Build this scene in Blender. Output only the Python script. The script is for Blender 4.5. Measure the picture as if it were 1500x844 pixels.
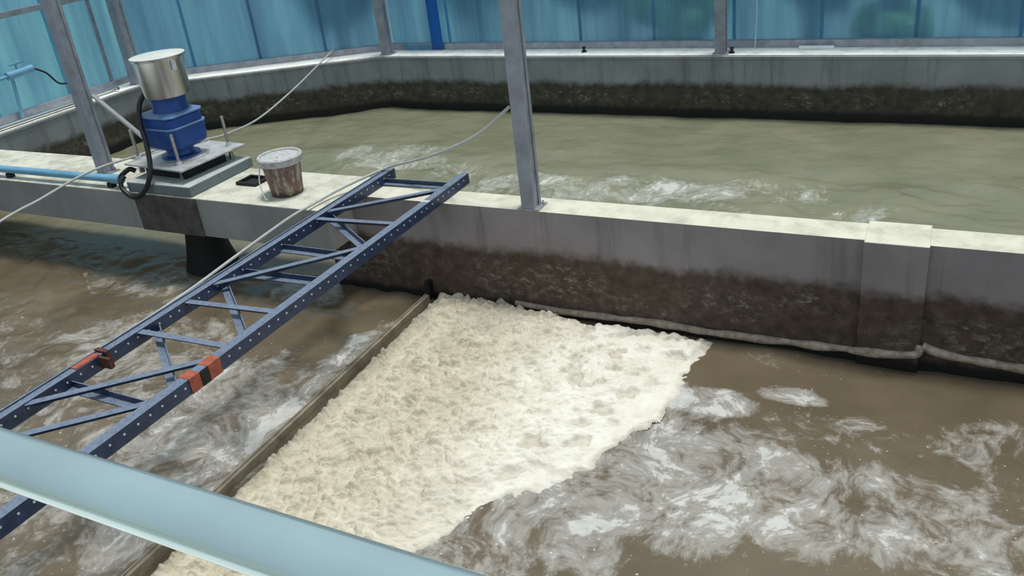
import bpy, bmesh, math, random
from mathutils import Vector, Matrix, noise
for o in list(bpy.data.objects): bpy.data.objects.remove(o)
S = bpy.context.scene
COL = S.collection
R = math.radians
random.seed(7)

# ------------------------------------------------------------------ camera
cam = bpy.data.cameras.new('camera')
camo = bpy.data.objects.new('camera', cam)
COL.objects.link(camo)
rt = Vector((0.89284437, 0.43704099, -0.10873869))
dn = Vector((0.09834451, -0.42481741, -0.8999214))
fw = Vector((-0.43949663, 0.7927959, -0.42227642))
M = Matrix.Identity(4)
for i in range(3):
    M[i][0] = rt[i]; M[i][1] = -dn[i]; M[i][2] = -fw[i]
M.translation = Vector((0, 0, 2.3))
camo.matrix_world = M
cam.sensor_width = 36
cam.lens = 1239.77 / 1500 * 36
cam.shift_y = -57 / 1500
cam.clip_start = 0.05
S.camera = camo

# ------------------------------------------------------------------ world, sun, exposure
w = bpy.data.worlds.new('sky'); S.world = w
w.use_nodes = True
bg = w.node_tree.nodes['Background']
bg.inputs['Color'].default_value = (0.78, 0.91, 1.0, 1)
bg.inputs['Strength'].default_value = 0.58
sun = bpy.data.lights.new('sun', 'SUN')
sun.energy = 2.75
sun.angle = R(13)
sun.color = (1.0, 0.96, 0.89)
suno = bpy.data.objects.new('sun', sun); COL.objects.link(suno)
sd = Vector((0.11, 0.12, 1.0)).normalized()      # towards the sun
suno.rotation_euler = sd.to_track_quat('Z', 'Y').to_euler()
vs = S.view_settings
vs.view_transform = 'Standard'; vs.look = 'None'; vs.gamma = 1.0; vs.use_curve_mapping = False
vs.exposure = 0.0

# ------------------------------------------------------------------ materials
MATS = {}
class NT:
    def __init__(s, name):
        s.m = bpy.data.materials.new(name); s.m.use_nodes = True
        s.t = s.m.node_tree; s.n = s.t.nodes; s.p = s.n['Principled BSDF']
        MATS[name] = s.m
    def add(s, typ, **kw):
        n = s.n.new(typ)
        for k, v in kw.items():
            if k in n.inputs: n.inputs[k].default_value = v
            else: setattr(n, k, v)
        return n
    def link(s, a, b): s.t.links.new(a, b)
    def pos(s): return s.add('ShaderNodeNewGeometry').outputs['Position']
    def mapping(s, vec, scale):
        m = s.add('ShaderNodeMapping'); m.inputs['Scale'].default_value = scale
        s.link(vec, m.inputs['Vector']); return m.outputs['Vector']
    def noise(s, vec, scale, detail=4, rough=.55, dist=0.0):
        n = s.add('ShaderNodeTexNoise'); n.inputs['Scale'].default_value = scale
        n.inputs['Detail'].default_value = detail; n.inputs['Roughness'].default_value = rough
        n.inputs['Distortion'].default_value = dist
        if vec is not None: s.link(vec, n.inputs['Vector'])
        return n.outputs['Fac']
    def ramp(s, fac, stops, interp='LINEAR'):
        r = s.add('ShaderNodeValToRGB'); r.color_ramp.interpolation = interp
        e = r.color_ramp.elements
        while len(e) < len(stops): e.new(.5)
        for q, (p, c) in zip(e, stops):
            q.position = p; q.color = (*c, 1) if len(c) == 3 else c
        s.link(fac, r.inputs['Fac']); return r.outputs['Color']
    def mix(s, fac, a, b, blend='MIX'):
        n = s.add('ShaderNodeMix', data_type='RGBA', blend_type=blend)
        for v, i in ((fac, 0), (a, 6), (b, 7)):
            if hasattr(v, 'is_output'): s.link(v, n.inputs[i])
            elif isinstance(v, (int, float)): n.inputs[i].default_value = v
            else: n.inputs[i].default_value = (*v, 1)
        return n.outputs[2]
    def math(s, op, a, b=0.0, clamp=False):
        n = s.add('ShaderNodeMath', operation=op); n.use_clamp = clamp
        for i, v in enumerate((a, b)):
            if hasattr(v, 'is_output'): s.link(v, n.inputs[i])
            else: n.inputs[i].default_value = v
        return n.outputs[0]
    def maprange(s, v, a, b, c=0.0, d=1.0, smooth=True):
        n = s.add('ShaderNodeMapRange'); n.clamp = True
        if smooth: n.interpolation_type = 'SMOOTHSTEP'
        s.link(v, n.inputs[0])
        for i, q in enumerate((a, b, c, d)):
            n.inputs[i + 1].default_value = q
        return n.outputs[0]
    def bump(s, h, strength, dist=0.02):
        b = s.add('ShaderNodeBump'); b.inputs['Strength'].default_value = strength
        b.inputs['Distance'].default_value = dist
        s.link(h, b.inputs['Height']); s.link(b.outputs['Normal'], s.p.inputs['Normal'])
    def set(s, color=None, rough=None, metal=None, spec=None):
        for k, v in (('Base Color', color), ('Roughness', rough), ('Metallic', metal), ('Specular IOR Level', spec)):
            if v is None: continue
            if hasattr(v, 'is_output'): s.link(v, s.p.inputs[k])
            elif isinstance(v, tuple): s.p.inputs[k].default_value = (*v, 1)
            else: s.p.inputs[k].default_value = v

def simple(name, col, rough=.5, metal=0.0, var=.25, scale=14, bump=.05):
    t = NT(name); p = t.pos()
    n = t.noise(p, scale, 5, .6)
    dark = tuple(c * (1 - var) for c in col); lite = tuple(min(1, c * (1 + var)) for c in col)
    t.set(t.ramp(n, [(.3, dark), (.7, lite)]), rough, metal)
    if bump: t.bump(t.noise(p, scale * 5, 4), bump)
    return t.m

# cast concrete of the basin: pale top, grey face, brown tide stain, black slime at the waterline
def basin_concrete(name, cap, face, tide, slime_z, streak=.5, wet=.15, tide_c=((.042,.028,.020),(.088,.061,.045),(.17,.135,.105))):
    t = NT(name); p = t.pos()
    sep = t.add('ShaderNodeSeparateXYZ'); t.link(p, sep.inputs[0])
    z = sep.outputs['Z']
    n1 = t.noise(p, 2.2, 6, .6); n2 = t.noise(p, 11, 6, .65); n3 = t.noise(p, 45, 5, .6)
    c = t.ramp(n1, [(.25, tuple(v * .78 for v in face)), (.75, tuple(v * 1.18 for v in face))])
    sv = t.noise(t.mapping(p, (7, 7, .5)), 1.0, 5, .7)
    c = t.mix(t.math('MULTIPLY', t.maprange(sv, .50, .72), streak), c, tuple(v * .45 for v in face))
    wob = t.math('MULTIPLY', t.math('SUBTRACT', n1, .5), .16)
    wob2 = t.math('ADD', wob, t.math('MULTIPLY', t.math('SUBTRACT', n2, .5), .10))
    zz = t.math('ADD', z, wob2)
    brown = t.ramp(n2, [(.3, tide_c[0]), (.55, tide_c[1]), (.8, tide_c[2])])
    c = t.mix(t.maprange(zz, tide - .06, tide + .05, 1, 0), c, brown)
    # dried scum flecks in the tide zone
    fl = t.math('MULTIPLY', t.math('MULTIPLY', t.maprange(t.noise(t.mapping(p, (1, 1, 1.7)), 13, 8, .8), .49, .64), t.maprange(t.noise(p, 2.6, 3, .5), .38, .60)),
                t.math('MULTIPLY', t.maprange(zz, slime_z + .02, slime_z + .10), t.maprange(zz, tide - .18, tide - .02, 1, 0)))
    c = t.mix(t.math('MULTIPLY', fl, .8), c, (.30, .27, .225))
    sl = t.maprange(t.math('ADD', z, t.math('MULTIPLY', t.math('SUBTRACT', n2, .5), .05)), slime_z - .03, slime_z + .03, 1, 0)
    c = t.mix(sl, c, (.006, .006, .006))
    # whitewashed / bleached horizontal tops
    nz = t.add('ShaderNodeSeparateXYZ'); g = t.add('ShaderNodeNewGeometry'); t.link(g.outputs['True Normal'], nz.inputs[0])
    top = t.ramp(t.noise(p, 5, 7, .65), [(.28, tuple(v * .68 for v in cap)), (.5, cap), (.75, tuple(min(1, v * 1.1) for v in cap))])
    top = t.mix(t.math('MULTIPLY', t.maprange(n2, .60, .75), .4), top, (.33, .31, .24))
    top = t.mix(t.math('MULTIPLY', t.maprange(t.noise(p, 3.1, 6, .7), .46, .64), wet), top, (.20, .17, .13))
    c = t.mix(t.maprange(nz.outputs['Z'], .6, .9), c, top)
    t.set(c, t.math('SUBTRACT', .85, t.math('MULTIPLY', sl, .25)))
    t.bump(t.math('ADD', t.math('MULTIPLY', n3, .5), n2), .35, .012)
    return t.m
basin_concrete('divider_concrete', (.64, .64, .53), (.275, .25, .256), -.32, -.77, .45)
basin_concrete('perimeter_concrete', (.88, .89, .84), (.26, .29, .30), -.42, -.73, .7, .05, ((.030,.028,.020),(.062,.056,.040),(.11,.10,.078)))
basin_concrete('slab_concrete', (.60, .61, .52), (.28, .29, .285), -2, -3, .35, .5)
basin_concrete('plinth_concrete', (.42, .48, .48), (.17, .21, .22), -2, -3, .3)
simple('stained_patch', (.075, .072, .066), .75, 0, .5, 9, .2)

simple('galvanised', (.36, .38, .43), .48, .55, .22, 9, .05)
simple('post_paint', (.29, .31, .36), .55, .25, .22, 7, .08)
simple('stainless', (.72, .72, .70), .22, 1.0, .06, 3, .0)
simple('rail_stainless', (.52, .68, .71), .20, .72, .08, 3, .0)  # cyan cast reflected from the shed is put into this tint
simple('lit_top_white', (.70, .76, .72), .35, .2, .08, 6, .0)  # sunlit brightness of the cover's top put into a paler colour
simple('rod_steel', (.36, .33, .32), .45, .8, .3, 30, .15)
simple('plate_steel', (.50, .53, .53), .45, .35, .25, 12, .08)
simple('blue_enamel', (.012, .062, .27), .32, 0, .25, 8, .04)
simple('blue_enamel_light', (.12, .22, .42), .4, 0, .2, 8, .04)
def truss_mat():
    t = NT('truss_blue'); p = t.pos()
    n = t.noise(p, 16, 5, .6); n2 = t.noise(p, 45, 5, .7)
    c = t.ramp(n, [(.3, (.012, .024, .062)), (.7, (.030, .055, .125))])
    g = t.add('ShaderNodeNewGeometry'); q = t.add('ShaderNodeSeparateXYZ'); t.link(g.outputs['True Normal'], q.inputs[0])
    top_sheen = t.math('MULTIPLY', t.maprange(q.outputs['Z'], .5, .9), t.maprange(n2, .25, .6, .35, .85))
    c = t.mix(top_sheen, c, (.20, .255, .345))          # sky light on the upper flanges, painted into the colour
    c = t.mix(t.math('MULTIPLY', t.maprange(t.noise(p, 7, 6, .7), .62, .70), .6), c, (.11, .06, .045))
    t.set(c, .42, .05); t.bump(n2, .06)
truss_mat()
simple('rust', (.10, .035, .022), .75, .1, .5, 30, .2)
simple('orange_primer', (.36, .085, .045), .6, 0, .35, 22, .1)
simple('black_rubber', (.010, .011, .014), .45, 0, .3, 20, .05)
simple('black_iron', (.012, .012, .013), .6, .3, .4, 16, .15)
simple('cable_grey', (.42, .44, .42), .55, 0, .12, 14, .05)
simple('pvc_blue', (.16, .38, .56), .35, 0, .12, 8, .02)
simple('zinc', (.62, .65, .70), .4, .3, .15, 30, 0)
simple('baffle_plate', (.27, .235, .175), .6, 0, .35, 9, .15)
simple('scum_crust', (.36, .30, .24), .85, 0, .45, 18, .5)
simple('ground_soil', (.34, .36, .32), .95, 0, .35, .5, .2)
simple('leaf_dark', (.030, .085, .035), .7, 0, .5, 3, .3)
simple('leaf_light', (.30, .46, .08), .7, 0, .5, 3, .3)
simple('leaf_blue', (.04, .11, .09), .7, 0, .5, 3, .3)
simple('bark', (.08, .055, .04), .9, 0, .4, 8, .3)
simple('scrap_white', (.78, .82, .80), .5, 0, .08, 8, .0)
simple('wire_white', (.55, .66, .70), .4, 0, .05, 8, .0)

def bucket_mat():
    t = NT('bucket_plastic'); p = t.add('ShaderNodeTexCoord').outputs['Object']
    n = t.noise(p, 9, 5, .6); n2 = t.noise(t.mapping(p, (9, 9, 2)), 1.6, 5, .7)
    c = t.ramp(n, [(.3, (.13, .065, .055)), (.55, (.20, .105, .09)), (.75, (.30, .23, .20))])
    c = t.mix(t.maprange(n2, .52, .62), c, (.33, .35, .30))
    sep = t.add('ShaderNodeSeparateXYZ'); t.link(p, sep.inputs[0])
    c = t.mix(t.maprange(t.math('ADD', sep.outputs['Z'], t.math('MULTIPLY', n2, .06)), .05, .09, 1, 0), c, (.06, .035, .03))
    c = t.mix(t.math('MULTIPLY', t.maprange(t.noise(p, 14, 4), .6, .68), .6), c, (.42, .33, .12))
    t.set(c, .5); t.bump(n, .1)
bucket_mat()
def bucket_top():
    t = NT('dried_paint'); p = t.add('ShaderNodeTexCoord').outputs['Object']
    n = t.noise(p, 16, 6, .7)
    t.set(t.ramp(n, [(.35, (.33, .35, .36)), (.55, (.55, .57, .57)), (.62, (.15, .16, .16)), (.68, (.60, .62, .60))]), .55)
    t.bump(n, .3)
bucket_top()

# translucent blue corrugated sheet
def cladding(name, tint, diff, trans):
    t = NT(name); p = t.pos()
    n = t.noise(t.mapping(p, (3, 3, .25)), 1.3, 4, .6)
    rf = t.add('ShaderNodeBsdfRefraction'); rf.inputs['IOR'].default_value = 1.12; rf.inputs['Roughness'].default_value = .42
    tr = t.add('ShaderNodeBsdfTranslucent'); df = t.add('ShaderNodeBsdfDiffuse'); gl = t.add('ShaderNodeBsdfGlossy')
    gl.inputs['Roughness'].default_value = .3
    t.link(t.ramp(n, [(.3, tuple(v * .8 for v in tint)), (.7, tuple(min(1, v * 1.15) for v in tint))]), rf.inputs['Color'])
    t.link(t.ramp(n, [(.3, tuple(v * .8 for v in trans)), (.7, tuple(min(1, v * 1.15) for v in trans))]), tr.inputs['Color'])
    df.inputs['Color'].default_value = (*diff, 1)
    def mx(f, a, b):
        m = t.add('ShaderNodeMixShader'); m.inputs[0].default_value = f
        t.link(a, m.inputs[1]); t.link(b, m.inputs[2]); return m.outputs[0]
    s = mx(.30, rf.outputs[0], tr.outputs[0]); s = mx(.14, s, df.outputs[0]); s = mx(.05, s, gl.outputs[0])
    t.link(s, t.n['Material Output'].inputs['Surface'])
    return t.m
cladding('sheet_blue', (.56, .80, .98), (.18, .36, .52), (.26, .56, .80))
cladding('sheet_cyan_glow', (.60, .83, 1.0), (.24, .58, .86), (.44, .82, 1.0))  # left wall's backlit glow is put into this brighter tint
cladding('sheet_deep_blue', (.05, .50, .90), (.01, .26, .55), (.02, .40, .80))

# muddy water with drifting froth; the vertex attribute says how much froth or painted glint lies where
def water_mat():
    t = NT('muddy_water'); p = t.pos()
    at = t.add('ShaderNodeAttribute', attribute_name='froth_glint'); fr = at.outputs['Fac']
    ab = t.add('ShaderNodeAttribute', attribute_name='green'); gr = ab.outputs['Fac']
    n1 = t.noise(p, 1.1, 5, .6)
    mud = t.ramp(n1, [(.3, (.105, .083, .053)), (.7, (.168, .137, .094))])
    grn = t.ramp(n1, [(.3, (.175, .185, .120)), (.7, (.25, .25, .17))])
    c = t.mix(gr, mud, grn)
    wv = t.add('ShaderNodeVectorMath', operation='ADD')
    nt = t.add('ShaderNodeTexNoise'); nt.inputs['Scale'].default_value = 1.25; nt.inputs['Detail'].default_value = 3
    t.link(p, nt.inputs['Vector'])
    sc = t.add('ShaderNodeVectorMath', operation='SCALE'); sc.inputs['Scale'].default_value = .85
    t.link(nt.outputs['Color'], sc.inputs[0]); t.link(p, wv.inputs[0]); t.link(sc.outputs[0], wv.inputs[1])
    f1 = t.noise(t.mapping(wv.outputs[0], (1.15, .75, 1)), 3.2, 8, .68)
    f2 = t.noise(wv.outputs[0], 17, 5, .65)
    lev = t.math('ADD', t.math('MULTIPLY', f1, .75), t.math('MULTIPLY', f2, .25))
    thr = t.math('SUBTRACT', .73, t.math('MULTIPLY', fr, .34))
    d = t.math('SUBTRACT', lev, thr)
    soft = t.maprange(d, -.05, .09)
    hard = t.maprange(d, .09, .15)
    mask = t.math('ADD', t.math('MULTIPLY', soft, .42), t.math('MULTIPLY', hard, .45), True)
    froth_glint = t.mix(f2, (.34, .35, .33), (.80, .81, .78))
    c = t.mix(mask, c, froth_glint)
    bub = t.maprange(t.noise(p, 38, 2, .5), .70, .74)
    c = t.mix(t.math('MULTIPLY', bub, t.math('MULTIPLY', fr, .7)), c, (.80, .80, .76))
    t.set(c, t.math('ADD', .05, t.math('MULTIPLY', mask, .4)), 0, .5)
    t.p.inputs['IOR'].default_value = 1.40
    h = t.math('ADD', t.math('MULTIPLY', t.noise(p, 7, 4, .55, .4), .6), t.math('MULTIPLY', f2, .25))
    h = t.math('ADD', h, t.math('MULTIPLY', mask, .25))
    t.bump(h, .30, .05)
    return t.m
water_mat()
def foam_mat():
    t = NT('cream_foam'); p = t.pos()
    a = t.add('ShaderNodeAttribute', attribute_name='white').outputs['Fac']
    n = t.noise(p, 7, 6, .65); n2 = t.noise(p, 60, 4, .6)
    c1 = t.ramp(n, [(.3, (.50, .455, .34)), (.7, (.68, .64, .52))])
    c2 = t.ramp(n, [(.3, (.68, .66, .56)), (.7, (.84, .83, .76))])
    c = t.mix(a, c1, c2)
    e = t.add('ShaderNodeAttribute', attribute_name='browning').outputs['Fac']
    c = t.mix(e, c, (.30, .235, .165))
    t.set(c, .8); t.bump(t.math('ADD', n2, t.noise(t.mapping(p, (1, 1.6, 1)), 34, 3, .6)), .6, .012)
    t.p.inputs['Subsurface Weight'].default_value = 0.0
foam_mat()

# ------------------------------------------------------------------ mesh helpers
class MB:
    def __init__(s): s.v = []; s.f = []
    def poly(s, vs, fs):
        o = len(s.v); s.v += [tuple(v) for v in vs]; s.f += [tuple(i + o for i in f) for f in fs]; return s
    def box(s, x0, x1, y0, y1, z0, z1):
        return s.poly([(x0,y0,z0),(x1,y0,z0),(x1,y1,z0),(x0,y1,z0),(x0,y0,z1),(x1,y0,z1),(x1,y1,z1),(x0,y1,z1)],
                      [(0,3,2,1),(4,5,6,7),(0,1,5,4),(1,2,6,5),(2,3,7,6),(3,0,4,7)])
    def prism(s, pts, z0, z1):
        n = len(pts)
        a = sum(pts[i][0]*pts[(i+1)%n][1]-pts[(i+1)%n][0]*pts[i][1] for i in range(n))
        if a < 0: pts = pts[::-1]
        return s.poly([(x,y,z0) for x,y in pts]+[(x,y,z1) for x,y in pts],
                      [tuple(range(n-1,-1,-1)), tuple(range(n,2*n))]+[(i,(i+1)%n,(i+1)%n+n,i+n) for i in range(n)])
    def sweep(s, prof, a, b, up=(0,0,1)):
        """extrude a closed 2-D profile (side, up) from a to b"""
        a = Vector(a); b = Vector(b); d = (b-a).normalized(); u = Vector(up)
        sd = d.cross(u).normalized(); u = sd.cross(d).normalized(); n = len(prof)
        vs = [a+sd*x+u*y for x,y in prof]+[b+sd*x+u*y for x,y in prof]
        ar = sum(prof[i][0]*prof[(i+1)%n][1]-prof[(i+1)%n][0]*prof[i][1] for i in range(n))
        fs = [tuple(range(n)), tuple(range(2*n-1,n-1,-1))]+[((i+1)%n,i,i+n,(i+1)%n+n) for i in range(n)]
        if ar < 0: fs = [f[::-1] for f in fs]
        fs = [f[::-1] for f in fs]
        return s.poly(vs, fs)
    def bar(s, a, b, w, h, up=(0,0,1)):
        return s.sweep([(-w/2,-h/2),(w/2,-h/2),(w/2,h/2),(-w/2,h/2)], a, b, up)
    def tube(s, pts, r, n=12, cap=True, radii=None):
        pts = [Vector(p) for p in pts]; rings = []; prev = None
        for i, p in enumerate(pts):
            d = (pts[min(i+1,len(pts)-1)]-pts[max(i-1,0)]).normalized()
            if prev is None:
                u = d.orthogonal().normalized()
            else:
                u = (prev-d*prev.dot(d)).normalized()
            prev = u; q = d.cross(u); rr = radii[i] if radii else r
            rings.append([p+(u*math.cos(2*math.pi*k/n)+q*math.sin(2*math.pi*k/n))*rr for k in range(n)])
        vs = [v for g in rings for v in g]; fs = []
        for i in range(len(rings)-1):
            for k in range(n):
                fs.append((i*n+k, i*n+(k+1)%n, (i+1)*n+(k+1)%n, (i+1)*n+k))
        if cap:
            fs.append(tuple(range(n-1,-1,-1))); m = (len(rings)-1)*n; fs.append(tuple(range(m,m+n)))
        return s.poly(vs, fs)
    def lathe(s, prof, c, n=32, closed=False):
        """profile of (r,z) about a vertical axis at c"""
        vs = [(c[0]+r*math.cos(2*math.pi*k/n), c[1]+r*math.sin(2*math.pi*k/n), c[2]+z) for r,z in prof for k in range(n)]
        fs = []; m = len(prof)
        for i in range(m-1 if not closed else m):
            j = (i+1)%m
            for k in range(n):
                fs.append((i*n+k, i*n+(k+1)%n, j*n+(k+1)%n, j*n+k))
        if not closed:
            fs.append(tuple(range(n-1,-1,-1))); fs.append(tuple(range((m-1)*n,m*n)))
        return s.poly(vs, fs)
    def build(s, name, mat, parent=None, smooth=False, bevel=0, at=None):
        me = bpy.data.meshes.new(name)
        vs = s.v
        if at is not None: vs = [(v[0]-at[0], v[1]-at[1], v[2]-at[2]) for v in vs]
        me.from_pydata(vs, [], s.f); me.validate()
        bm = bmesh.new(); bm.from_mesh(me); bmesh.ops.recalc_face_normals(bm, faces=bm.faces); bm.to_mesh(me); bm.free()
        me.materials.append(MATS[mat])
        if smooth:
            for p in me.polygons: p.use_smooth = True
            me.set_sharp_from_angle(angle=R(40))
        o = bpy.data.objects.new(name, me); COL.objects.link(o)
        if at is not None: o.location = at
        if bevel:
            b = o.modifiers.new('bevel', 'BEVEL'); b.width = bevel; b.segments = 2; b.limit_method = 'ANGLE'; b.angle_limit = R(50)
        if parent is not None:
            o.parent = parent
            o.matrix_parent_inverse = Matrix.Translation(-parent.location)
        return o
def empty(name, loc):
    o = bpy.data.objects.new(name, None); o.empty_display_size = .1; COL.objects.link(o); o.location = loc; return o
def tag(o, label=None, cat=None, group=None, kind=None):
    if label: o['label'] = label
    if cat: o['category'] = cat
    if group: o['group'] = group
    if kind: o['kind'] = kind
    return o
def smooth_path(pts, sub=10):
    P = [Vector(p) for p in pts]; P = [P[0]*2-P[1]]+P+[P[-1]*2-P[-2]]; out = []
    for i in range(1, len(P)-2):
        a,b,c,d = P[i-1],P[i],P[i+1],P[i+2]
        for k in range(sub):
            t = k/sub
            out.append(.5*((2*b)+(c-a)*t+(2*a-5*b+4*c-d)*t*t+(3*b-a-3*c+d)*t**3))
    out.append(P[-2]); return out
def fbm(x, y, z=0., o=4):
    return noise.fractal(Vector((x,y,z)), 1.0, 2.0, o)
def sst(a, b, x):
    t = max(0., min(1., (x-a)/(b-a))); return t*t*(3-2*t)

# ------------------------------------------------------------------ the setting
W = -.84          # water level
T = -.085         # top of the perimeter wall
g = MB(); g.box(-40, 40, -12, 60, -1.9, -1.5)
tag(g.build('ground', 'ground_soil'), kind='structure')

# perimeter wall, inner corner points
P = [(4.6, 9.8), (-7.12, 9.8), (-10.15, 8.15), (-10.15, 0.2)]
def offset(P, d):
    out = []
    nr = []
    for a, b in zip(P, P[1:]):
        v = Vector((b[0]-a[0], b[1]-a[1])).normalized(); nr.append(Vector((v.y, -v.x)))
    for i, p in enumerate(P):
        if i == 0: n = nr[0]*d
        elif i == len(P)-1: n = nr[-1]*d
        else:
            n = (nr[i-1]+nr[i]).normalized(); n = n*(d/n.dot(nr[i]))
        out.append((p[0]+n.x, p[1]+n.y))
    return out
OUT = offset(P, .50); RAIL0 = offset(P, .36); RAIL1 = offset(P, .44); CL = offset(P, .455)
LIP0 = offset(P, -.012)
names = ['wall_back', 'wall_corner', 'wall_left']
walls = []
for i in range(3):
    m = MB()
    m.prism([P[i], P[i+1], OUT[i+1], OUT[i]], -1.55, T)
    wo = m.build(names[i], 'perimeter_concrete')
    tag(wo, kind='structure'); walls.append(wo)
    r = MB(); r.prism([LIP0[i], LIP0[i+1], P[i+1], P[i]], T-.045, T-.012)
    r.build('edge_lip', 'perimeter_concrete', wo)
    r = MB(); r.prism([RAIL0[i], RAIL0[i+1], RAIL1[i+1], RAIL1[i]], T+.002, T+.085)
    r.build('bottom_rail', 'galvanised', wo)
    for z in (1.13, 1.85):
        r = MB(); r.prism([RAIL0[i], RAIL0[i+1], RAIL1[i+1], RAIL1[i]], z, z+.07)
        r.build('girt', 'galvanised', wo)
    # corrugated sheets, each a panel of its own
    a = Vector(CL[i]); b = Vector(CL[i+1]); L = (b-a).length; d = (b-a)/L; nrm = Vector((d.y, -d.x))
    k = max(1, round(L/.98)); ws = L/k
    for q in range(k):
        m = MB(); prof = []
        s0, s1 = q*ws, (q+1)*ws+.04*(q < k-1)
        pitch = .12; x = s0; lift = .006*(q % 2)
        while x < s1:
            for dx, dy in ((0, 0), (.055, 0), (.068, .005), (.107, .005)):
                if x+dx < s1: prof.append((x+dx, dy+lift))
            x += pitch
        prof.append((s1, prof[-1][1]))
        th = .003
        pts = [a+d*x+nrm*y for x, y in prof]; ptb = [a+d*x+nrm*(y+th) for x, y in prof]
        n = len(pts); z0 = T-.02+.03; z1 = 1.95
        vs = [(p.x, p.y, z) for z in (z0, z1) for p in pts]+[(p.x, p.y, z) for z in (z0, z1) for p in ptb]
        fs = []
        for j in range(n-1):
            fs += [(j, j+1, n+j+1, n+j), (2*n+j+1, 2*n+j, 3*n+j, 3*n+j+1), (j, 2*n+j, 2*n+j+1, j+1), (n+j, n+j+1, 3*n+j+1, 3*n+j)]
        fs += [(0, n, 3*n, 2*n), (n-1, 3*n-1, 4*n-1, 2*n-1)]
        m.poly(vs, fs)
        m.build('cladding_sheet', 'sheet_cyan_glow' if i == 2 else 'sheet_blue', wo)
# deep blue narrow strip hung over the sheet joint beside the corner post
m = MB(); m.box(-6.50, -6.32, 10.130, 10.138, T+.01, 1.93)
m.build('cover_strip', 'sheet_deep_blue', walls[0])
# loose skirt of clear sheet at the strip's foot
m = MB(); m.poly([(-6.95,10.12,T+.005),(-6.5,10.12,T+.012),(-6.5,10.14,T+.07),(-6.98,10.14,T+.075),(-6.95,10.126,T+.005),(-6.5,10.126,T+.012),(-6.5,10.146,T+.07),(-6.98,10.146,T+.075)],
                 [(0,1,2,3),(7,6,5,4),(0,4,5,1),(1,5,6,2),(2,6,7,3),(3,7,4,0)])
m.build('skirt_sheet', 'sheet_cyan_glow', walls[0])
# upright studs behind the cyan sheets
for y in (8.03, 5.6, 3.6):
    m = MB(); m.box(-10.57, -10.53, y-.018, y+.018, T, 1.93); m.build('stud', 'galvanised', walls[2])

# dividing wall with its pilaster
dv = MB()
dv.poly([(x, y, z) for x in (-4.12, 4.6) for y, z in ((4.92,-1.55),(5.165,-1.55),(5.165,0),(4.92,0))],
        [(0,1,2,3),(7,6,5,4),(0,4,5,1),(1,5,6,2),(2,6,7,3),(3,7,4,0)])
dv.box(-4.42, -4.12, 4.92, 5.165, -1.55, -.348)
div = tag(dv.build('wall_divider', 'divider_concrete'), kind='structure')
# pilaster
pl = MB(); pl.box(-.345, .008, 4.885, 5.205, -1.55, .004)
pl.build('pilaster', 'divider_concrete', div, bevel=.006)
# crust of dried scum along the waterline, in two runs either side of the pilaster corner
def crust(pts, r):
    pts = smooth_path(pts, 14); rad = []; pp = []
    for i, p in enumerate(pts):
        rad.append(r*(1+.45*noise.noise(Vector((p.x*6, 3.1, 0)))))
        pp.append(p+Vector((0, .006*noise.noise(Vector((p.x*5, 9, 0))), .008*noise.noise(Vector((p.x*4, 1, 7))))))
    m = MB(); m.tube(pp, r, 9, True, rad)
    return m.build('scum_crust', 'scum_crust', div, smooth=True)
crust([(-2.75,4.925,-.775),(-2.3,4.92,-.79),(-1.7,4.915,-.775),(-1.22,4.91,-.785),(-.78,4.91,-.775),(-.42,4.905,-.765),(-.345,4.885,-.755),(-.03,4.88,-.725),(.015,4.89,-.66)], .026)
crust([(.02,4.91,-.665),(.10,4.915,-.695),(.28,4.915,-.725),(.56,4.915,-.735),(1.1,4.915,-.74),(1.8,4.915,-.745)], .028)

# walkway slab
sl = MB(); sl.poly([(-10.14,4.59,-.345),(-4.12,4.59,-.345),(-4.12,5.315,-.345),(-10.14,5.315,-.345),(-10.14,4.59,0),(-4.12,4.59,0),(-4.12,5.315,0),(-10.14,5.315,0)],
                   [(0,3,2,1),(4,5,6,7),(0,1,5,4),(1,2,6,5),(2,3,7,6),(3,0,4,7)])
slab = sl.build('walkway_slab', 'slab_concrete', bevel=.008)
tag(slab, 'long pale concrete walkway slab spanning the water and carrying the blue motor', 'walkway')
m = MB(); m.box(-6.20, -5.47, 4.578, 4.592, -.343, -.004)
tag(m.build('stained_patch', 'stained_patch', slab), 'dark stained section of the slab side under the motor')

# near side: bank wall and deck the photographer stands on
m = MB(); m.box(-10.1, 4.6, -.9, .95, -1.55, -.05)
tag(m.build('wall_front', 'perimeter_concrete'), kind='structure')

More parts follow.
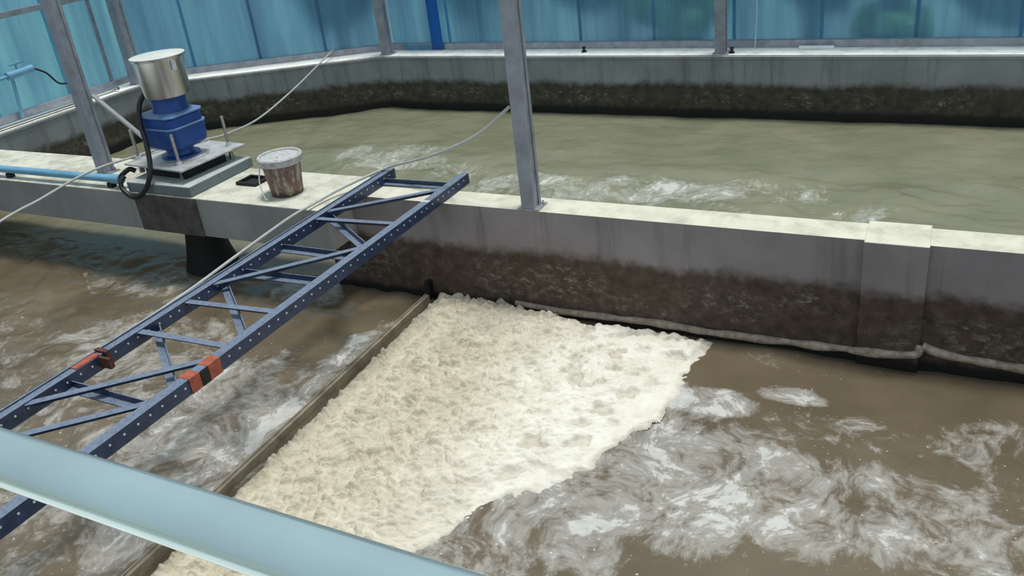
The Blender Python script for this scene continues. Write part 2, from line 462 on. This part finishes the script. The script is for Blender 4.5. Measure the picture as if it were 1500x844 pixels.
# ------------------------------------------------------------------ water
def axis(a, b, f):
    out = [a]
    while out[-1] < b: out.append(out[-1]+f(out[-1]))
    out[-1] = b; return out
XS = axis(-10.2, 4.6, lambda x: .035 if x < 1.2 else .12)
YS = axis(.9, 9.85, lambda y: .028 if y < 5 else .034)
def blob(x, y, cx, cy, rx, ry, a):
    d = ((x-cx)/rx)**2+((y-cy)/ry)**2
    return a*sst(1.6, .35, d)
def froth_glint_at(x, y):
    if y < 4.95:
        f = .95*math.exp(-((x+3.68)/.20)**2)*sst(4.75, 4.2, y)      # wash on the upstream side of the baffle
        B = ((-4.2,2.7,.8,1.4,.80), (-5.3,3.6,1.1,.6,.70), (-4.9,2.3,1.4,1.0,.68), (-6.6,3.2,1.0,.6,.55), (-4.65,4.75,.4,.25,.75), (-6.3,4.5,1.0,.35,.50),
             (-1.25,3.45,.75,.62,.92), (-.40,3.55,.75,.45,.86), (-1.7,2.7,.7,.7,.80), (-1.12,4.22,.36,.17,1.08), (-.63,4.40,.24,.11,1.0),  # the small dense patches stand for glints on the water, painted white
             (-.9,4.0,.5,.3,.62), (-.35,4.15,.45,.2,.60), (.45,4.2,.4,.35,.62), (.45,3.6,.5,.4,.70), (-.55,4.78,.6,.15,.38), (-7.2,3.6,.8,.4,.45))
    else:
        f = .30*math.exp(-((y-8.2)/.7)**2)
        B = ((-5.9,7.9,.9,.55,.72), (-4.9,7.5,.9,.45,.62), (-3.7,7.3,1.2,.42,.78), (-2.5,7.45,.9,.40,.80), (-1.5,7.6,.7,.35,.72), (-2.0,7.0,.8,.3,.60), (-.6,7.3,.5,.25,.55))
    for q in B: f = max(f, blob(x, y, *q))
    return f
def water_h(x, y):
    h = .016*fbm(x*.9, y*1.1, 1, 3)
    if y < 5:
        a = 1.0
        tur = sst(-3.3, -3.7, x)
        h += (.016+.020*tur)*fbm(x*2.4+y*.7, y*2.9-x*.5, 4, 3)
        h += .006*fbm(x*7, y*8, 9, 3)*(.5+tur)
    else:
        band = math.exp(-((y-7.4)/.6)**2)*sst(1.4, -.5, x)*sst(-8., -6.6, x)
        h += .075*band*fbm(x*1.2+.5*y, y*2.4, 3, 3)
        h += .016*band*fbm(x*6, y*9, 5, 3)
        h += .008*fbm(x*2.4, y*4.4, 6, 3)
    return h
nx, ny = len(XS), len(YS)
vs = []; fr = []; gr = []
for y in YS:
    for x in XS:
        vs.append((x, y, W+water_h(x, y))); fr.append(froth_glint_at(x, y))
        gr.append(sst(4.9, 5.4, y) if x > -4.4 else sst(4.4, 6.2, y))
fs = [(j*nx+i, j*nx+i+1, (j+1)*nx+i+1, (j+1)*nx+i) for j in range(ny-1) for i in range(nx-1)]
def surface(name, vs, fs, mat, attrs):
    me = bpy.data.meshes.new(name); me.from_pydata(vs, [], fs)
    for an, dat in attrs.items():
        a = me.attributes.new(an, 'FLOAT', 'POINT'); a.data.foreach_set('value', dat)
    me.polygons.foreach_set('use_smooth', [True]*len(me.polygons))
    me.materials.append(MATS[mat])
    o = bpy.data.objects.new(name, me); COL.objects.link(o); return o
tag(surface('basin_water', vs, fs, 'muddy_water', {'froth_glint': fr, 'green': gr}),
    'muddy brown and green water flowing through the basin on both sides', 'water', kind='stuff')

# ------------------------------------------------------------------ foam raft
FP = [(x*.987, y*.987) for x, y in [(-3.49,5.02),(-3.16,5.06),(-2.78,5.02),(-2.34,4.95),(-1.97,4.95),(-1.68,4.97),(-1.28,4.93),(-1.23,4.82),(-1.31,4.53),(-1.39,4.11),(-1.53,3.72),(-1.68,3.35),(-1.86,3.1),(-2.0,3.0),(-2.15,2.6),(-2.45,2.1),(-2.75,1.5),(-3.42,1.3)]]
def sdist(x, y):
    best = 1e9; inside = False; n = len(FP)
    for i in range(n):
        ax, ay = FP[i]; bx, by = FP[(i+1)%n]
        dx, dy = bx-ax, by-ay
        t = max(0, min(1, ((x-ax)*dx+(y-ay)*dy)/(dx*dx+dy*dy)))
        d = (x-ax-dx*t)**2+(y-ay-dy*t)**2
        if d < best: best = d
        if (ay > y) != (by > y) and x < (bx-ax)*(y-ay)/(by-ay)+ax: inside = not inside
    d = math.sqrt(best)
    return d if inside else -d
st = .0085
X0, X1, Y0, Y1 = -3.50, -1.10, 1.25, 4.99
gx = int((X1-X0)/st)+1; gy = int((Y1-Y0)/st)+1
idx = {}; vs = []; wh = []; brn = []
for j in range(gy):
    for i in range(gx):
        x = X0+i*st; y = Y0+j*st
        d = sdist(x, y)
        if d < -.12: continue
        right = x > -3.3
        e = d+(.08*fbm(x*3.5, y*3.5, 2, 5)+.03*noise.noise(Vector((x*15, y*15, 1))) if right else .01)
        if e < -.03: continue
        h = sst(-.03, .10, e) if y > 4.6 or not right else .35*sst(-.03, .03, e)+.65*sst(-.0, .30, e)
        # wrinkles pressed up against the baffle, dimples further out
        wr = sst(-1.75, -2.9, x+.45*fbm(x*.9, y*.9, 8, 2))
        u = x*.9+y*.44; v = y*.9-x*.44
        q = noise.noise(Vector((x*6, y*6, 0)))
        w1 = abs(noise.noise(Vector((u*12+q, v*29+1.4*q, 3))))
        w2 = abs(noise.noise(Vector((u*24+q, v*52, 8))))
        dm = noise.noise(Vector((u*7, v*11, 5)))+.35*noise.noise(Vector((u*16, v*20, 2)))
        hol = -sst(.06, .48, dm)
        z = W-.012+h*(.055+.012*fbm(x*1.7, y*1.7, 6, 3)+wr*(.085*w1+.035*w2)+(1-wr)*(.036*hol+.034*w1+.020*w2))
        idx[(i, j)] = len(vs); vs.append((x, y, z))
        wh.append(max(0, min(1, 1.05-wr)))
        nearw = sst(4.62, 4.93, y+.05*fbm(x*5, y*5, 1, 3))
        brn.append(min(1, .45*nearw*(.6+.4*fbm(x*8, y*8, 2, 3)) + .5*sst(.03, -.03, e)*(1 if right else .3) + .35*max(0, -hol)*(1-wr)))  # browner near the wall, along the edge and in the dimples
fs = []
for (i, j), a in idx.items():
    if (i+1, j) in idx and (i, j+1) in idx and (i+1, j+1) in idx:
        fs.append((a, idx[(i+1, j)], idx[(i+1, j+1)], idx[(i, j+1)]))
tag(surface('foam_raft', vs, fs, 'cream_foam', {'white': wh, 'browning': brn}),
    'thick wrinkled raft of cream foam trapped beside the baffle plate', 'foam', kind='stuff')

# baffle plate holding the foam back
b = empty('baffle_plate', (-3.47, 4.9, W))
m = MB(); m.sweep([(-.012,-.30),(.012,-.30),(.012,.062),(-.012,.062)], (-3.50, 4.915, W), (-3.44, 1.0, W)); m.build('board', 'baffle_plate', b)
m = MB(); m.sweep([(-.004,.040),(.024,.040),(.024,.048),(.004,.048),(.004,.072),(-.004,.072)], (-3.515, 4.90, W), (-3.455, 1.0, W)); m.build('edge_angle', 'baffle_plate', b)
m = MB(); m.box(-3.515, -3.475, 4.86, 4.918, W+.02, W+.17); m.build('end_bracket', 'black_iron', b)
tag(b, 'thin brown baffle plate standing in the water along the foam edge', 'baffle')

# ------------------------------------------------------------------ steel posts
def post(x0, x1, y0, y1, z0, z1, label, base=True):
    cx, cy = (x0+x1)/2, (y0+y1)/2
    e = empty('steel_post', (cx, cy, z0))
    t = .008
    m = MB()   # lipped channel open to the right
    pr = [(x0,y0),(x1,y0),(x1,y0+.03),(x1-t,y0+.03),(x1-t,y0+t),(x0+t,y0+t),(x0+t,y1-t),(x1-t,y1-t),(x1-t,y1-.03),(x1,y1-.03),(x1,y1),(x0,y1)]
    m.prism(pr, z0+.01, z1); m.build('channel', 'post_paint', e)
    m = MB(); m.box(x1-t*2.2, x1-t*1.2, y0+t, y1-t, z0+.01, z1); m.build('web_plate', 'galvanised', e)
    if base:
        m = MB(); m.box(x0-.03, x1+.035, y0-.005, y1+.025, z0+.001, z0+.012); bp = m.build('base_plate', 'galvanised', e)
        for bx in (x0-.015, x1+.02):
            m = MB(); m.lathe([(.010,.012),(.010,.024),(.006,.026),(.006,.04)], (bx, y1-.01, z0), 6); m.build('bolt', 'rod_steel', bp)
    return tag(e, label, 'post', 'posts carrying the shed roof')
post(-2.612, -2.512, 4.925, 5.045, .0, 3.2, 'tall grey steel post standing on the dividing wall at the picture centre')
post(-7.02, -6.92, 4.89, 5.01, .0, 3.2, 'tall grey steel post on the walkway slab left of the blue motor')
post(-2.45, -2.33, 9.82, 9.94, T, 3.0, 'grey steel post on the far wall ledge right of the central post')
post(-7.17, -7.05, 9.84, 9.96, T, 3.0, 'grey steel post at the far corner beside the deep blue strip')
post(-10.33, -10.19, 8.14, 8.28, T, 3.0, 'grey steel post at the left corner behind the silver motor cover')

# ------------------------------------------------------------------ motor
MX, MY = -5.93, 4.97
# plinth
m = MB(); m.box(-6.27, -5.515, 4.60, 5.36, .0005, .092)
tag(m.build('concrete_plinth', 'plinth_concrete', bevel=.01), 'square grey concrete plinth under the motor mounting plate', 'plinth')
e = empty('vertical_motor', (MX, MY, .093))
def rotp(px, py, a=R(-4)):
    c, s = math.cos(a), math.sin(a); return (MX+px*c-py*s, MY+px*s+py*c)
m = MB(); m.prism([rotp(-.27,-.20), rotp(.24,-.20), rotp(.24,.26), rotp(-.27,.26)], .093, .196); m.build('pedestal', 'black_iron', e)
m = MB(); m.prism([rotp(-.42,-.29), rotp(.345,-.30), rotp(.345,.415), rotp(-.40,.415)], .197, .213)
plate = m.build('mounting_plate', 'plate_steel', e, bevel=.003)
for px, py in ((.19,-.185), (.235,.33), (-.375,-.165), (-.31,.33)):
    X, Y = rotp(px, py)
    m = MB(); m.lathe([(.014,.093),(.014,.482),(.010,.487)], (X, Y, 0), 12); rod = m.build('threaded_rod', 'rod_steel', e, smooth=True)
    m = MB(); m.lathe([(.030,.2135),(.030,.219),(.024,.2195),(.024,.243)], (X, Y, 0), 6); m.build('nut', 'zinc', rod)
    m = MB(); m.lathe([(.026,.094),(.026,.120),(.020,.122),(.020,.150)], (X, Y, 0), 6); m.build('lower_nut', 'rod_steel', rod)
c = (MX, MY, 0)
m = MB(); m.lathe([(.235,.2135),(.235,.226),(.20,.229),(.17,.2295)], c, 40); m.build('bed_ring', 'plate_steel', e, smooth=True)
m = MB(); m.lathe([(.165,.2300),(.165,.245),(.125,.255),(.115,.29),(.12,.335)], c, 32); m.build('lower_neck', 'blue_enamel', e, smooth=True)
def octo(hx, hy, ch, a=R(-4)):
    return [rotp(*q, a) for q in ((-hx+ch,-hy),(hx-ch,-hy),(hx,-hy+ch),(hx,hy-ch),(hx-ch,hy),(-hx+ch,hy),(-hx,hy-ch),(-hx,-hy+ch))]
# gear housing: rounded block, waist tapering downward
def loft(rings):
    m = MB(); n = len(rings[0][0]); vs = []; fs = []
    for pts, z in rings: vs += [(x, y, z) for x, y in pts]
    for i in range(len(rings)-1):
        for k in range(n): fs.append((i*n+k, i*n+(k+1)%n, (i+1)*n+(k+1)%n, (i+1)*n+k))
    fs.append(tuple(range(n-1,-1,-1))); fs.append(tuple(range((len(rings)-1)*n, len(rings)*n))); m.poly(vs, fs); return m
loft([(octo(.18,.16,.05),.322), (octo(.212,.19,.05),.350), (octo(.218,.195,.045),.505)]).build('gear_housing', 'blue_enamel', e, bevel=.008)
loft([(octo(.226,.203,.05),.506), (octo(.226,.203,.05),.522)]).build('housing_flange', 'blue_enamel_light', e, bevel=.004)
loft([(octo(.212,.188,.05),.523), (octo(.210,.186,.05),.590), (octo(.20,.176,.05),.605)]).build('upper_housing', 'blue_enamel', e, bevel=.006)
loft([(octo(.222,.198,.05),.6055), (octo(.222,.198,.05),.620), (octo(.165,.15,.05),.640)]).build('upper_flange', 'blue_enamel_light', e, bevel=.004)
c = (MX+.03, MY, 0)
m = MB(); m.lathe([(.150,.641),(.143,.70),(.15,.80)], c, 32); m.build('motor_barrel', 'blue_enamel', e, smooth=True)
c = (MX+.045, MY, 0)
m = MB(); m.lathe([(.180,.775),(.187,.772),(.208,1.078),(.222,1.080),(.224,1.100),(.10,1.110),(.0,1.113),(.0,1.09),(.20,1.06)], c, 48, True)
m.build('silver_cover', 'stainless', e, smooth=True)
m = MB(); m.lathe([(.222,1.1015),(.223,1.105),(.10,1.118),(.0,1.121),(.0,1.1145),(.10,1.1115)], c, 48, True); m.build('lit_cover_top', 'lit_top_white', e, smooth=True)  # added cap that paints the cover's sunlit top pale
c = (MX, MY, 0)
m = MB(); m.box(MX+.250, MX+.272, MY-.06, MY-.03, .99, 1.07); m.build('cover_clip', 'zinc', e)
m = MB(); m.lathe([(.17,-.345),(.165,-.50),(.20,-.70),(.27,-.95)], c, 32); m.build('draft_cone', 'black_iron', e, smooth=True)
m = MB(); m.lathe([(.10,-.35),(.10,.095)], c, 20); m.build('drive_shaft', 'black_iron', e, smooth=True)
tag(e, 'vertical blue gear motor with silver cover bolted to a steel plate', 'motor')
motor = e

m = MB(); m.tube(smooth_path([(-6.0,4.88,.83),(-6.03,4.85,.80),(-6.064,4.80,.715),(-6.06,4.755,.579),(-5.994,4.70,.42),(-5.935,4.63,.262),(-5.935,4.575,.142),(-6.022,4.555,.031),(-6.158,4.545,-.02),(-6.27,4.552,.036),(-6.30,4.575,.10),(-6.29,4.62,.135)], 10), .021, 12)
tag(m.build('power_cord', 'black_rubber', motor, smooth=True), 'thick black power cord looping down from the motor cover')

# blue water pipe on its clips
e = empty('blue_pipe', (-6.5, 4.66, .0))
m = MB(); m.tube([(-10.1,4.665,.078),(-8.1,4.663,.079),(-6.42,4.66,.082)], .035, 16); m.build('pipe', 'pvc_blue', e, smooth=True)
m = MB(); m.tube([(-6.52,4.66,.082),(-6.40,4.66,.082)], .043, 16); m.build('socket', 'pvc_blue', e, smooth=True)
for x in (-9.4, -7.98, -6.55):
    m = MB(); m.box(x-.03, x+.03, 4.635, 4.69, .001, .045); m.build('pipe_block', 'black_iron', e)
m = MB(); m.tube(smooth_path([(-6.42,4.66,.085),(-6.37,4.67,.13),(-6.33,4.72,.16),(-6.29,4.74,.14)], 6), .022, 10); m.build('hose_tail', 'black_iron', e, smooth=True)
tag(e, 'pale blue plastic water pipe lying along the walkway slab', 'pipe')

# brace rod from the left post down behind the motor
e = empty('brace_rod', (-6.72, 5.22, 0))
A = Vector((-6.925, 5.03, .725)); Bq = Vector((-6.42, 5.262, .03))
m = MB(); m.tube([A, Bq], .021, 12); m.build('rod', 'stainless', e, smooth=True)
m = MB(); m.box(-6.46, -6.38, 5.23, 5.30, .001, .035); m.build('foot_plate', 'zinc', e)
tag(e, 'thin bright brace rod slanting from the left post to the slab', 'rod')

# ------------------------------------------------------------------ bucket, hatch frame
BX, BY = -4.71, 4.87
e = empty('paint_bucket', (BX, BY, .001))
m = MB(); m.lathe([(.118,.0),(.128,.004),(.158,.30),(.150,.30),(.122,.012),(.0,.012),(.0,.0)], (BX, BY, .001), 40, True)
m.build('body', 'bucket_plastic', e, smooth=True, at=(BX, BY, .001))
m = MB(); m.lathe([(.159,.262),(.172,.264),(.178,.300),(.181,.318),(.172,.328),(.158,.324),(.156,.30)], (BX, BY, .001), 40, True)
m.build('rim', 'dried_paint', e, smooth=True, at=(BX, BY, .001))
m = MB(); m.lathe([(.157,.300),(.157,.312),(.09,.317),(.0,.316),(.0,.300)], (BX, BY, .001), 40, True)
m.build('paint_skin', 'dried_paint', e, smooth=True, at=(BX, BY, .001))
m = MB(); m.tube(smooth_path([(BX-.145,BY-.09,.265),(BX-.11,BY-.17,.14),(BX-.055,BY-.205,.03),(BX-.04,BY-.195,.012)], 8), .005, 8)
m.build('handle', 'scrap_white', e, smooth=True)
m = MB(); m.lathe([(.012,-.012),(.012,.012)], (BX-.146, BY-.085, .262), 10); m.build('handle_lug', 'scrap_white', e)
tag(e, 'paint-smeared bucket with white rim standing on the walkway slab', 'bucket')
e = empty('hatch_frame', (-5.22, 5.01, .001))
for (a0, b0, c0, d0) in ((-5.32,-5.10,4.92,4.945),(-5.32,-5.10,5.085,5.11),(-5.32,-5.295,4.945,5.085),(-5.125,-5.10,4.945,5.085)):
    m = MB(); m.box(a0, b0, c0, d0, .001, .028); m.build('frame_bar', 'black_iron', e)
m = MB(); m.box(-5.295, -5.125, 4.945, 5.085, .001, .006); m.build('dark_hole_sheet', 'black_iron', e)  # black sheet laid in for the dark of the open hole
tag(e, 'small dark square metal frame on the slab beside the bucket', 'frame')

# ------------------------------------------------------------------ cables
m = MB(); m.tube(smooth_path([(-6.02,2.2,.12),(-6.16,3.4,.25),(-6.19,3.75,.272),(-6.33,4.2,.27),(-6.37,4.5,.262),(-6.37,4.76,.240),(-6.30,5.02,.235),(-6.16,5.24,.23),(-6.03,5.38,.225),(-6.30,5.9,.10),(-6.83,6.9,-.07),(-7.33,8.1,-.085),(-7.76,9.22,-.03),(-7.92,9.72,.02)], 10), .0105, 8)
tag(m.build('guy_cable', 'cable_grey', smooth=True), 'grey cable strung past the motor to the far corner ledge', 'cable')
m = MB(); m.tube(smooth_path([(-2.62,4.93,.755),(-2.90,4.98,.545),(-3.24,5.05,.375),(-3.60,5.17,.235),(-3.95,5.27,.120),(-4.08,5.12,.085),(-4.21,4.90,.045),(-4.26,4.62,.03),(-4.235,4.40,.05),(-4.17,4.1,.075),(-4.09,3.62,.09),(-4.045,3.1,.080),(-4.036,2.5,.072),(-4.036,1.6,.072),(-4.036,.96,.072)], 10), .011, 8)
tag(m.build('power_cable', 'cable_grey', smooth=True), 'grey cable sagging from the central post onto the blue truss', 'cable')

# ------------------------------------------------------------------ lattice truss
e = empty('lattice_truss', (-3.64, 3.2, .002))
ZT, ZB, YN, YF = .086, .002, .62, 5.335
def channel(xo, s):
    # web on the +X face, flanges reaching to -X
    m = MB()
    t = .006; h = ZT-ZB; wd = .062
    pr = [(0,0),(0,h),(-wd,h),(-wd,h-t),(-t,h-t),(-t,t),(-wd,t),(-wd,0)]
    vs = [(xo+x, y, ZB+z) for y in (YN, YF) for x, z in pr]; n = len(pr)
    m.poly(vs, [tuple(range(n)), tuple(range(2*n-1,n-1,-1))]+[(i,(i+1)%n,(i+1)%n+n,i+n) for i in range(n)])
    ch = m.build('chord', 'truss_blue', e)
    # zinc discs on the web: bolts, and daylight through punched holes painted bright
    bm_ = MB(); y = YN+.1
    while y < YF-.05:
        for k in range(1):
            yy = y+random.uniform(-.006,.006); cz = ZB+.052
            ring = [(xo+.0004, yy+.0058*math.cos(a), cz+.0058*math.sin(a)) for a in [q*math.pi/4 for q in range(8)]]
            ri2 = [(xo+.004, p[1], p[2]) for p in ring]
            bm_.poly(ring+ri2, [tuple(range(8)), tuple(range(15,7,-1))]+[(q,(q+1)%8,(q+1)%8+8,q+8) for q in range(8)])
        y += .078
    tag(bm_.build('bolt_hole_row', 'zinc', ch), kind='stuff')
    return ch
XR, XL = -3.262, -3.955
chR = channel(XR, 1); chL = channel(XL, 1)
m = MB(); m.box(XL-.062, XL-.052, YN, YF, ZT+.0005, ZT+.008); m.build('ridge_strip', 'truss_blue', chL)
def angle(a, b, z, w=.04, name='lacing_bar', up=True):
    m = MB(); t = .006
    pr = [(-w/2,0),(w/2,0),(w/2,t),(-w/2+t,t),(-w/2+t,w*.8),(-w/2,w*.8)]
    if up: pr = [(x,-y) for x, y in pr]
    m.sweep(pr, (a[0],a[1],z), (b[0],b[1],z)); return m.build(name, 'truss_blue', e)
xl, xr = XL-.02, XR-.03
zt = ZT-.0065
for yl, yr in ((4.445,5.02), (4.31,4.36), (3.28,3.99), (3.05,3.10), (2.69,2.715), (1.965,2.60), (1.57,2.20), (1.15,1.17)):
    angle((xl+.014,yl), (xr,yr), zt, .044)
for yl, yr in ((5.17,5.185), (4.45,4.01), (3.91,3.91), (3.53,3.56), (3.36,2.83), (2.80,2.31), (2.20,2.19), (1.5,1.1)):
    angle((xl+.014,yl), (xr,yr), ZB+.0065, .05, 'lower_lacing_bar', False)
# orange splice sleeves on the near chord, rusty clamp on the other
for y0, y1 in ((2.385,2.455), (2.515,2.60)):
    m = MB(); m.box(XR-.066, XR+.006, y0, y1, ZB-.0015, ZT+.003); tag(m.build('splice_sleeve', 'orange_primer', chR), 'orange primer-painted splice sleeve')
m = MB(); m.box(XR+.0005, XR+.009, 2.456, 2.514, ZB, ZT-.004); m.build('splice_plate', 'black_iron', chR)
m = MB(); m.box(XL-.050, XL-.004, 2.27, 2.42, ZT+.001, ZT+.006); tag(m.build('primer_patch', 'orange_primer', chL), 'faded orange primer patch')
m = MB(); m.box(XL-.066, XL+.03, 2.435, 2.46, ZB-.01, ZT+.016); m.build('rusty_clamp', 'rust', chL)
m = MB(); m.box(XL-.01, XL+.085, 2.40, 2.415, ZB+.02, ZT); m.build('clamp_tab', 'rust', chL)
m = MB(); m.box(XR-.064, XR+.003, 4.72, 4.755, ZT+.0004, ZT+.005); m.build('weld_patch', 'zinc', chR)
tag(e, 'long dark blue steel lattice truss lying across to the dividing wall', 'truss')

# ------------------------------------------------------------------ handrail at the near bank
e = empty('handrail', (-.85, .458, -.05))
m = MB(); m.tube([(-4.2,.458,1.677),(3.4,.458,1.677)], .034, 32); m.build('rail_pipe', 'rail_stainless', e, smooth=True)
for x in (-3.4, .9, 2.9):
    m = MB(); m.tube([(x,.458,-.049),(x,.458,1.65)], .024, 20); m.build('upright', 'stainless', e, smooth=True)
tag(e, 'shiny stainless handrail pipe crossing the near left corner', 'handrail')

# ------------------------------------------------------------------ small things on the far walls
e = empty('wall_tap', (-10.5, 6.3, .6))
m = MB(); m.tube(smooth_path([(-10.46,5.4,.38),(-10.46,6.3,.45),(-10.46,6.9,.48)], 6), .022, 10); m.build('pipe', 'pvc_blue', e, smooth=True)
m = MB(); m.tube([(-10.46,6.58,.46),(-10.46,6.53,-.07)], .022, 10); m.build('down_pipe', 'pvc_blue', e, smooth=True)
m = MB(); m.tube([(-10.46,6.52,.465),(-10.46,6.88,.48)], .05, 14); m.build('valve_body', 'pvc_blue', e, smooth=True)
m = MB(); m.tube([(-10.46,6.68,.48),(-10.46,6.68,.58)], .016, 10); vst = m.build('valve_stem', 'pvc_blue', e, smooth=True)
m = MB(); m.bar((-10.46,6.60,.585), (-10.46,6.80,.59), .03, .02); m.build('valve_lever', 'pvc_blue', vst)
m = MB(); m.tube(smooth_path([(-10.44,6.88,.48),(-10.42,7.02,.38),(-10.42,7.15,.21),(-10.42,7.36,.17)], 8), .013, 8); m.build('tail_hose', 'black_rubber', e, smooth=True)
tag(e, 'blue plastic tap and pipe against the bright cyan cladding', 'tap')
m = MB(); m.box(-1.55, -1.17, 10.06, 10.11, T+.003, T+.035)
tag(m.build('white_offcut', 'scrap_white', bevel=.004), 'flat white offcut lying on the far wall ledge', 'offcut')
m = MB(); m.tube([(-2.03,10.13,1.9),(-2.035,10.12,.3),(-2.04,10.06,T+.01)], .006, 6)
tag(m.build('hanging_wire', 'wire_white', smooth=True), 'thin pale wire hanging down the far blue cladding', 'wire')
def clip(x, y, label):
    m = MB(); m.lathe([(.035,.0),(.035,.015),(.02,.02),(.018,.05),(.028,.055),(.02,.07)], (x, y, T+.001), 12)
    tag(m.build('black_knob', 'black_rubber', smooth=True), label, 'knob', 'black knobs on the far wall ledge')
clip(-4.15, 9.98, 'small black knob on the far ledge right of the central post')
clip(-2.27, 9.90, 'small black knob at the foot of the far ledge post')
e = empty('pipe_stub', (-10.0, 7.9, T))
m = MB(); m.tube([(-10.30,7.35,T+.04),(-10.28,7.85,T+.04)], .028, 12); m.build('pipe', 'stainless', e, smooth=True)
m = MB(); m.tube([(-10.28,7.82,T+.04),(-10.20,7.83,T+.04)], .022, 12); m.build('spout', 'stainless', e, smooth=True)
tag(e, 'short bright pipe stub on the left wall top near the corner', 'pipe')
e = empty('ledge_pipe', (-10.3, 6.6, T))
m = MB(); m.tube([(-10.22,5.9,T+.035),(-10.22,7.15,T+.035)], .032, 14); m.build('pipe', 'stainless', e, smooth=True)
m = MB(); m.tube([(-10.22,5.86,T+.035),(-10.22,5.93,T+.035)], .038, 14); m.build('end_cap', 'zinc', e, smooth=True)
tag(e, 'bright metal pipe lying on the left wall top behind the post', 'pipe')

# ------------------------------------------------------------------ trees beyond the cladding
def tree(x, y, h, r, mat, label):
    e = empty('tree', (x, y, -1.5))
    m = MB(); m.tube(smooth_path([(x,y,-1.52),(x+.1,y,h*.3-1.5),(x-.05,y+.1,h*.7-1.5)], 6), .15, 8); m.build('trunk', 'bark', e, smooth=True)
    bm = bmesh.new()
    for k in range(9):
        a = random.uniform(0, 6.28); rr = r*random.uniform(.1,.75); cz = -1.5+h*random.uniform(.35,.95)
        q = bmesh.ops.create_icosphere(bm, subdivisions=3, radius=r*random.uniform(.38,.62), matrix=Matrix.Translation((x+rr*math.cos(a), y+rr*math.sin(a), cz)))
        for v in q['verts']:
            n = noise.fractal(v.co*2.2, 1, 2, 3)
            v.co += Vector((n, noise.noise(v.co*3+Vector((5,0,0))), noise.noise(v.co*3)))*.22*r
    me = bpy.data.meshes.new('crown'); bm.to_mesh(me); bm.free(); me.materials.append(MATS[mat])
    o = bpy.data.objects.new('crown', me); COL.objects.link(o); o.parent = e; o.matrix_parent_inverse = Matrix.Translation(-e.location)
    tag(e, label, 'tree', 'trees beyond the blue cladding')
tree(-11.6, 14.6, 4.6, 1.3, 'leaf_blue', 'blurred bluish tree seen through the cladding left of the corner post')
tree(-8.3, 14.6, 4.2, 1.2, 'leaf_dark', 'blurred dark tree seen through the cladding beside the deep blue strip')
tree(-5.3, 14.4, 4.4, 1.1, 'leaf_dark', 'blurred dark tree seen through the cladding behind the central post')
tree(-3.35, 11.75, 2.9, .6, 'leaf_light', 'blurred light green tree seen through cladding left of the far ledge post')
tree(-2.0, 13.6, 4.0, .9, 'leaf_dark', 'blurred dark green tree seen through cladding right of the far ledge post')
tree(-.75, 11.75, 2.9, .5, 'leaf_light', 'blurred yellow-green tree seen through the cladding near the right edge')
tree(1.2, 14.0, 4.3, 1.3, 'leaf_dark', 'blurred dark tree seen through the cladding at the right edge')
